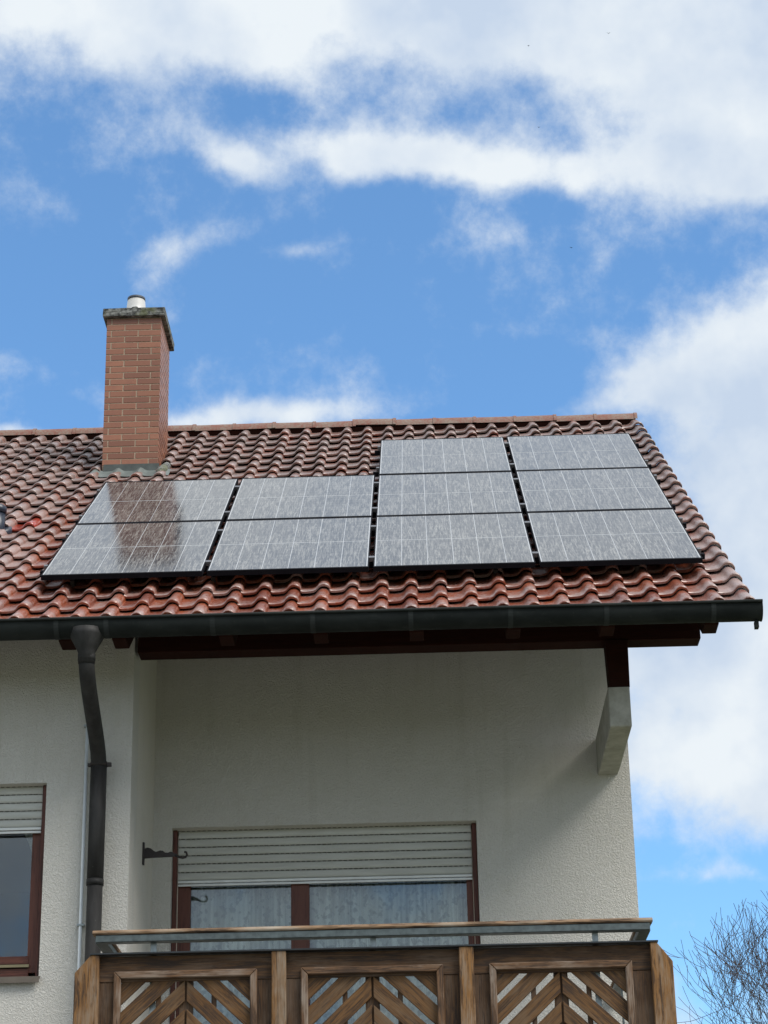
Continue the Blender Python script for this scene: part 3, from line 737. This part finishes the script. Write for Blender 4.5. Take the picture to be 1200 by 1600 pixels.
# curtains
def curtain(name, x0, x1, y, z0, z1, lab, amp=.018, wl=.07, cut=None):
    n = int((x1 - x0) / .008); V, F = [], []; ph_ = 0
    for i in range(n + 1):
        x = x0 + (x1 - x0) * i / n; ph_ += .008 / wl * 2 * PI * (1 + .4 * math.sin(x * 9))
        yy = amp * math.sin(ph_) + .006 * math.sin(x * 40)
        zb = z0 if cut is None else cut(x)
        V += [(x - x0, yy, z1 - z1), (x - x0, yy * 1.3, zb - z1)]
    for i in range(n): F.append((2 * i, 2 * i + 1, 2 * i + 3, 2 * i + 2))
    o = mobj(name, V, F, M_CURT, None, (x0, y, z1), smooth=True)
    m_ = o.modifiers.new('cloth', 'SOLIDIFY'); m_.thickness = .001
    return tag(o, lab, 'curtain')
curtain('curtain', -1.74, -.93, yg + .09, FZ + .15, 5.3, 'white lace net curtain behind the narrow left pane of the balcony door', .014, .11)
curtain('curtain', -.91, .33, yg + .09, FZ + .15, 5.3, 'pleated white net curtain behind the wide pane under the shutter', .016, .075)
curtain('curtain', -2.86, -2.56, yga + .14, 4.3, 5.35, 'edge of a white curtain gathered back in the window at far left', .01, .06, cut=lambda x: 5.30 - max(0, (x + 2.80)) ** 1.35 * 4.2)

# ---- balcony
balc = empty('balcony', (-.33, 13.5, FZ - .2), house)
box('slab', -2.10, 1.44, YF + .10, YB - .004, FZ - .2, FZ, M_CORB, balc)
ZT, ZBm = 4.088, 3.10
def bpost(x0, x1, cham=None):
    # length on local X = world Z
    h = ZT - ZBm; wd = x1 - x0
    poly = [(-h / 2, -wd / 2), (h / 2, -wd / 2), (h / 2, wd / 2), (-h / 2, wd / 2)]
    if cham == 'L': poly = [(-h / 2, -wd / 2), (h / 2 - .105, -wd / 2), (h / 2, -wd / 2 + .094), (h / 2, wd / 2), (-h / 2, wd / 2)]
    if cham == 'R': poly = [(-h / 2, -wd / 2), (h / 2, -wd / 2), (h / 2, wd / 2 - .090), (h / 2 - .115, wd / 2), (-h / 2, wd / 2)]
    # local X up, local Y across (world X), local Z = thickness (world -Y)
    V, F = prism(poly, 2, -.024, .024)
    o = mobj('post', V, F, M_WPOST, balc, ((x0 + x1) / 2, YF - .014, (ZT + ZBm) / 2), bevel=.004)
    o.rotation_euler = Matrix(((0, 1, 0), (0, 0, -1), (1, 0, 0))).transposed().transposed().to_euler() if False else Matrix(((0, 1, 0), (0, 0, 1), (1, 0, 0))).to_euler()
    return o
bpost(-2.117, -1.972, 'L'); bpost(-.938, -.851); bpost(.183, .272); bpost(1.327, 1.455, 'R')
yb = YF + .03
for x0, x1 in ((-1.972, -.938), (-.851, .183), (.272, 1.327)):
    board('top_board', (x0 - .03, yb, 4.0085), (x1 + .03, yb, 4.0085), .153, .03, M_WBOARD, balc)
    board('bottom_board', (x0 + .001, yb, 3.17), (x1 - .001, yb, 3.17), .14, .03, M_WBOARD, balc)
box('cap_sheet', -2.03, 1.375, YF - .045, YF + .075, ZT + .001, ZT + .010, M_SHEETTOP, balc)
frames = ((-1.884, -1.026), (-.764, .088), (.362, 1.215))
bays = ((-1.972, -.938), (-.851, .183), (.272, 1.327))
def slat_poly(x0, x1, z0, z1, sgn, d0, wd):
    """clip the band between two 43-degree lines to the rectangle: returns polygon (x,z)"""
    poly = [(x0, z0), (x1, z0), (x1, z1), (x0, z1)]
    an = R(43); nx, nz = -math.sin(an) * sgn, math.cos(an)
    def clip(P, a_, b_, cc_):   # keep a x + b z <= c
        out = []
        for i in range(len(P)):
            p0, p1 = P[i], P[(i + 1) % len(P)]; s0, s1 = a_ * p0[0] + b_ * p0[1] - cc_, a_ * p1[0] + b_ * p1[1] - cc_
            if s0 <= 0: out.append(p0)
            if s0 * s1 < 0: t_ = s0 / (s0 - s1); out.append((p0[0] + (p1[0] - p0[0]) * t_, p0[1] + (p1[1] - p0[1]) * t_))
        return out
    return clip(clip(poly, nx, nz, d0 + wd), -nx, -nz, -d0) if True else None
for (fx0, fx1), (b0, b1) in zip(frames, bays):
    # side boards beside each frame
    for s0, s1 in ((b0, fx0 + .02), (fx1 - .02, b1)):
        s0, s1 = (s0 - .03, s1) if s0 == b0 else (s0, s1 + .03)
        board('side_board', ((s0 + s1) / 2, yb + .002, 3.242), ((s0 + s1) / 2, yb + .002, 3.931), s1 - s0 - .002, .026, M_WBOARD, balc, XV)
    zt_, zb_ = 3.990, 3.235; m_w = .042; ym = YF + .004
    # mitred mouldings
    def mould(poly, along_x):
        cx = sum(q[0] for q in poly) / 4; cz = sum(q[1] for q in poly) / 4
        if along_x: V, F = prism([(q[0] - cx, q[1] - cz) for q in poly], 1, -.022, .022)
        else: V, F = prism([(q[1] - cz, -(q[0] - cx)) for q in poly], 1, -.022, .022)
        o = mobj('moulding', V, F, M_WFRAME, balc, (cx, ym, cz), bevel=.005)
        if not along_x: o.rotation_euler = (0, -PI / 2, 0)
        return o
    e = .0006
    mould([(fx0, zt_), (fx1, zt_), (fx1 - m_w, zt_ - m_w), (fx0 + m_w, zt_ - m_w)], True)
    mould([(fx0, zb_), (fx0 + m_w, zb_ + m_w), (fx1 - m_w, zb_ + m_w), (fx1, zb_)], True)
    mould([(fx0, zt_ - e), (fx0 + m_w, zt_ - m_w - e), (fx0 + m_w, zb_ + m_w + e), (fx0, zb_ + e)], False)
    mould([(fx1, zt_ - e), (fx1, zb_ + e), (fx1 - m_w, zb_ + m_w + e), (fx1 - m_w, zt_ - m_w - e)], False)
    ix0, ix1, iz0, iz1 = fx0 + m_w - .006, fx1 - m_w + .006, zb_ + m_w - .006, zt_ - m_w + .006
    xm = (ix0 + ix1) / 2; an = R(43)
    for sgn, sx0, sx1 in ((1, ix0, xm - .006), (-1, xm + .006, ix1)):
        # anchor: one slat's upper edge meets the centre line at the top of the frame
        nx, nz = -math.sin(an) * sgn, math.cos(an)
        dtop = nx * (xm - sgn * 0.0) + nz * (iz1 - .012)
        for i in range(-6, 10):
            wd = .091 + rnd.uniform(-.002, .002); d0 = dtop - .091 - i * .126 + rnd.uniform(-.002, .002)
            P = slat_poly(sx0, sx1, iz0, iz1, sgn, d0, wd)
            if len(P) < 3: continue
            area = abs(sum(P[j][0] * P[(j + 1) % len(P)][1] - P[(j + 1) % len(P)][0] * P[j][1] for j in range(len(P)))) / 2
            if area < .0006: continue
            cx = sum(q[0] for q in P) / len(P); cz = sum(q[1] for q in P) / len(P)
            ca, sa = math.cos(-an * sgn), math.sin(-an * sgn)
            # local frame with X along the slat
            Q = [((q[0] - cx) * ca - (q[1] - cz) * sa, (q[0] - cx) * sa + (q[1] - cz) * ca) for q in P]
            V, F = prism(Q, 1, -.010, .010)
            o = mobj('slat', V, F, M_WSLAT, balc, (cx, yb + rnd.uniform(-.001, .001) + .002, cz), bevel=.0025)
            o.rotation_euler = (0, -an * sgn, 0)
    # battens behind the slats
    for xb_, wd in ((xm, .085), ((ix0 + xm) / 2 + .03, .03), ((ix1 + xm) / 2 - .03, .03)):
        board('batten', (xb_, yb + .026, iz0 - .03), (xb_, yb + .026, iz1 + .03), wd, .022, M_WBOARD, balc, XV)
# side boards of the balcony (left and right returns)
for xs_ in (-2.095, 1.43):
    for z0 in (3.12, 3.33, 3.54, 3.75):
        board('side_plank', (xs_, YF + .045, z0 + .1), (xs_, (YA if xs_ < 0 else YB) - .004, z0 + .1), .19, .025, M_WBOARD, balc)
# handrail
yh = YF + .045
def hrail(p0, p1):
    return p0, p1
prf = [(-.040, -.013), (-.046, -.004), (-.043, .008), (-.030, .015), (.030, .015), (.043, .008), (.046, -.004), (.040, -.013)]
V, F = prism([(q[0], q[1]) for q in prf], 0, -1.69, 1.69)
o = mobj('handrail', V, F, M_WRAIL, balc, (-.334, yh, 4.231), bevel=.002)
for xs_, ye in ((-1.980, YA - .005), (1.312, YB - .005)):
    ln_ = ye - (yh + .05)
    V, F = prism([(q[0], q[1]) for q in prf], 0, -ln_ / 2, ln_ / 2)
    o = mobj('handrail', V, F, M_WRAIL, balc, (xs_, yh + .05 + ln_ / 2, 4.231), bevel=.002); o.rotation_euler = (0, 0, PI / 2)
    box('rail_channel', xs_ - .035, xs_ + .035, yh + .041, ye, 4.178, 4.214, M_GALV, balc, bevel=.003)
box('rail_channel', -2.005, 1.338, yh - .036, yh + .036, 4.172, 4.216, M_GALV, balc, bevel=.004)
for xp in (-1.66, -.33, 1.01):
    box('rail_stanchion', xp - .018, xp + .018, yh + .024, yh + .034, 3.4, 4.173, M_GALVL, balc)
for xs_, yy in ((1.312, 13.9), (1.312, 14.8), (-1.98, 13.6)):
    box('rail_stanchion', xs_ - .006, xs_ + .006, yy - .018, yy + .018, 3.3, 4.179, M_GALV, balc)

# wrought iron plant hook on the return wall
hk = empty('hanging_basket_hook', (-1.985, 14.82, 5.18)); tag(hk, 'ornate dark wrought iron basket hook fixed beside the balcony window', 'wall hook')
box('back_plate', -1.989, -1.975, 14.805, 14.835, 5.09, 5.25, M_IRON, hk, bevel=.002)
top_ = [(-1.975, 5.205), (-1.955, 5.212), (-1.93, 5.205), (-1.91, 5.188), (-1.895, 5.180), (-1.88, 5.184), (-1.865, 5.190), (-1.845, 5.186), (-1.83, 5.174), (-1.81, 5.172), (-1.795, 5.178), (-1.78, 5.176), (-1.765, 5.166), (-1.745, 5.162)]
bot_ = [(-1.745, 5.146), (-1.80, 5.142), (-1.90, 5.140), (-1.975, 5.135)]
oprism('bracket_arm', top_ + bot_, 1, 14.814, 14.826, M_IRON, hk)
otube('hook', [(-1.76, 14.82, 5.152), (-1.73, 14.82, 5.140), (-1.705, 14.82, 5.133), (-1.685, 14.82, 5.138), (-1.676, 14.82, 5.155), (-1.681, 14.82, 5.172), (-1.695, 14.82, 5.176)], .008, M_IRON, hk, 8)

# ------------------------------------------------------------------ solar panels
def make_panel_meshes():
    W_, H_, T_ = PW, PH, .036; fr_ = .008; fr_v = .022
    fV, fF = boxes([(0, fr_, 0, H_, -T_, 0), (W_ - fr_, W_, 0, H_, -T_, 0), (fr_, W_ - fr_, 0, fr_v, -T_, 0), (fr_, W_ - fr_, H_ - fr_v, H_, -T_, 0)])
    frame = meshdata('frame', fV, fF, M_BLACK)
    back = meshdata('back_sheet', bv(fr_ - .001, W_ - fr_ + .001, fr_v - .001, H_ - fr_v + .001, -.012, -.0020), BF, M_BACK)
    return frame, back
frm, bks = make_panel_meshes()
mx_, my_ = .0165, .024; gx_, gy_ = .0046, .016
cw = (PW - 2 * mx_ - 5 * gx_) / 6; chh = (PH - 2 * my_ - gy_) / 2
cellm = meshdata('cell_string', bv(-cw / 2, cw / 2, -chh / 2, chh / 2, -.002, .002), BF, M_CELL)
labs = {
 (0, 0): 'lower left corner panel of the array, partly mirroring the chimney', (0, 1): 'panel directly below the brick chimney with its dark reflection',
 (1, 0): 'bottom row panel right of the lower left corner panel', (1, 1): 'top panel of the two panel column just right of the chimney reflection',
 (2, 0): 'lowest panel of the left one of the two three panel columns', (2, 1): 'middle panel of the left three panel column', (2, 2): 'highest panel of the left three panel column, below the ridge',
 (3, 0): 'lower right corner panel nearest the roof corner above the gutter', (3, 1): 'middle panel of the column beside the right roof verge', (3, 2): 'top right corner panel of the array below the ridge end'}
for (ci, ri), lab in labs.items():
    x0 = PXs + ci * (PW + GX); v0 = ri * (PH + GY)
    pn = bpy.data.objects.new('solar_panel', None); pn.empty_display_size = .1
    C.objects.link(pn); pn.location = RPt(x0, v0, 0); pn.rotation_euler = (RP_ + rnd.uniform(-.0008, .0008), rnd.uniform(-.0006, .0006), 0)
    tag(pn, lab, 'solar panel', 'solar panels on the red tiled roof')
    for nm, me in (('frame', frm), ('back_sheet', bks)):
        o = bpy.data.objects.new(nm, me); C.objects.link(o); o.parent = pn
    for i in range(6):
        for j in range(2):
            o = bpy.data.objects.new('cell_string', cellm); C.objects.link(o); o.parent = pn
            o.location = (mx_ + cw / 2 + i * (cw + gx_), my_ + chh / 2 + j * (chh + gy_), -.0032)
# mounting rails with clamps
clampm = meshdata('clamp', bv(-GX / 2 - .006, GX / 2 + .006, -.022, .022, -.03, .003), BF, M_ALU, bevel=.002)
endm = meshdata('end_clamp', bv(-.012, .014, -.02, .02, -.038, .003), BF, M_ALU, bevel=.002)
rl = 0
names = ['lowest', 'second lowest', 'third lowest', 'fourth', 'fifth', 'topmost']
for ri in range(3):
    for vo in (.30, 1.32):
        vv = ri * (PH + GY) + vo; c0 = 0 if ri < 2 else 2; x0 = PXs + c0 * (PW + GX) - .055; x1 = PXs + 4 * PW + 3 * GX + .055
        root = bpy.data.objects.new('mounting_rail', None); root.empty_display_size = .1; C.objects.link(root); root.location = RPt(x0, vv, 0); root.rotation_euler = (RP_, 0, 0)
        tag(root, '%s black mounting rail under the solar panels, counted up from the gutter' % names[rl], 'rail', 'mounting rails under the panels'); rl += 1
        o = bpy.data.objects.new('rail', meshdata('rail', bv(0, x1 - x0, -.02, .02, -.078, -.0375), BF, M_BLACK, bevel=.002)); C.objects.link(o); o.parent = root
        for ci in range(c0 + 1, 4):
            o = bpy.data.objects.new('clamp', clampm); C.objects.link(o); o.parent = root; o.location = (PXs + ci * (PW + GX) - GX / 2 - x0, 0, 0)
        for xx, rz in ((.043, PI), (x1 - x0 - .043, 0)):
            o = bpy.data.objects.new('end_clamp', endm); C.objects.link(o); o.parent = root; o.location = (xx, 0, 0); o.rotation_euler = (0, 0, rz)
        for ci in range(5):
            xx = .25 + ci * 1.0
            if xx < x1 - x0:
                o = bpy.data.objects.new('roof_hook', meshdata('roof_hook', bv(-.015, .015, -.16, .0, -.125, -.079), BF, M_IRON)); C.objects.link(o); o.parent = root; o.location = (xx, 0, 0)

# ------------------------------------------------------------------ bare tree
def bare_tree(base, seed, H, label, crown_r):
    r_ = random.Random(seed); base = Vector(base)
    tV, tF, cV, cF = [], [], [], []
    def add(V, F, path, radii, n):
        v2, f2 = tube(path, 0, n, False, radii); k = len(V); V += [tuple(Vector(q) - base) for q in v2]; F += [tuple(i + k for i in f) for f in f2]
    def grow(p, d, ln_, rad, lvl):
        n = max(3, int(ln_ / (.26 if lvl < 3 else .075))); path = [p.copy()]; radii = [rad]
        bend = Vector((r_.uniform(-1, 1), r_.uniform(-1, 1), r_.uniform(-.4, .6))) * (.16 if lvl < 3 else .13)
        cut_ = False; lim = r_.uniform(.85, 1.3); cen = Vector((7.0, 30, 4.8))
        for i in range(n):
            q_ = p - cen; e_ = (q_.x / 4.5) ** 2 + (q_.y / 4.2) ** 2 + (q_.z / 3.2) ** 2
            if e_ > lim and lvl > 1: cut_ = True; break
            wob = Vector((r_.uniform(-1, 1), r_.uniform(-1, 1), r_.uniform(-1, 1))) * (.15 if lvl < 3 else .17)
            d = (d + wob + bend * .5 + Vector((0, 0, .10 if lvl > 1 else .03))).normalized()
            p = p + d * ln_ / n; path.append(p.copy()); radii.append(max(.0036, rad * (1 - .62 * (i + 1) / n)))
        n = len(path) - 1
        if n < 1: return
        if lvl == 0: add(tV, tF, path, radii, 10)
        else: add(cV, cF, path, radii, 6 if lvl < 3 else 3)
        if lvl >= 5 or (cut_ and n < 2): return
        nc = (10, 8, 7, 5, 3)[lvl]
        for k in range(nc):
            s_v = r_.uniform(.28, 1.0) if lvl else r_.uniform(.38, 1.0)
            if k == 0: s_v = 1.0
            i = min(n, int(s_v * n)); q = path[i]; dd = (path[min(i + 1, n)] - path[max(i - 1, 0)]).normalized()
            ax = dd.orthogonal(); ax.rotate(Matrix.Rotation(r_.uniform(0, 2 * PI), 3, dd))
            an = R(r_.uniform(22, 62)); nd = dd.copy(); nd.rotate(Matrix.Rotation(an, 3, ax))
            grow(q, nd, ln_ * r_.uniform(.45, .78) * (1.75 if lvl == 0 else 1.08), max(.0038, radii[i] * r_.uniform(.5, .75)), lvl + 1)
    grow(base, Vector((0, 0, 1)), H, .16, 0)
    root = empty('bare_tree', base); tag(root, label, 'tree')
    o = mobj('trunk', tV, tF, M_BARK, root, base, smooth=True)
    o = mobj('crown', cV, cF, M_BARK, root, base, smooth=True)
    return root
bare_tree((7.0, 30, 0), 11, 3.4, 'leafless twiggy tree rising beside the balcony at lower right', 3)

# ------------------------------------------------------------------ birds
for (loc, rz, bank, lab) in (((12.4, 180, 125.7), .4, .5, 'tiny dark bird flying below the top clouds, left of the uppermost bird'), ((20.4, 180, 126.9), 1.2, .2, 'tiny dark bird nearest the top of the sky'), ((13.0, 180, 116.2), 2.2, -.4, 'tiny dark bird flying in front of the white cloud arm'), ((15.5, 180, 102.7), -.8, .3, 'lowest tiny dark bird in the open blue sky')):
    V = [(-.13, 0, 0), (-.02, .028, .02), (.12, .01, .0), (-.02, -.028, .02), (-.02, 0, -.035), (-.20, .03, 0), (-.20, -.03, 0),
         (.03, .02, .01), (-.04, .02, .01), (-.10, .30, .09), (.03, -.02, .01), (-.04, -.02, .01), (-.10, -.30, .09), (.02, .16, .07), (.02, -.16, .07)]
    F = [(0, 1, 2, 3), (0, 4, 2), (0, 1, 2, 4)[0:3], (0, 5, 6), (7, 13, 8), (13, 9, 8), (10, 11, 14), (14, 11, 12), (0, 3, 4), (3, 2, 4), (1, 4, 2), (0, 4, 1)]
    V = [tuple(x * .8 for x in q) for q in V]
    me = bpy.data.meshes.new('bird'); me.from_pydata(V, [], F[:2] + F[3:]); me.materials.append(M_BIRD)
    o = bpy.data.objects.new('bird', me); link(o, None, loc); o.rotation_euler = (bank, 0, rz); tag(o, lab, 'bird', 'birds in the sky')
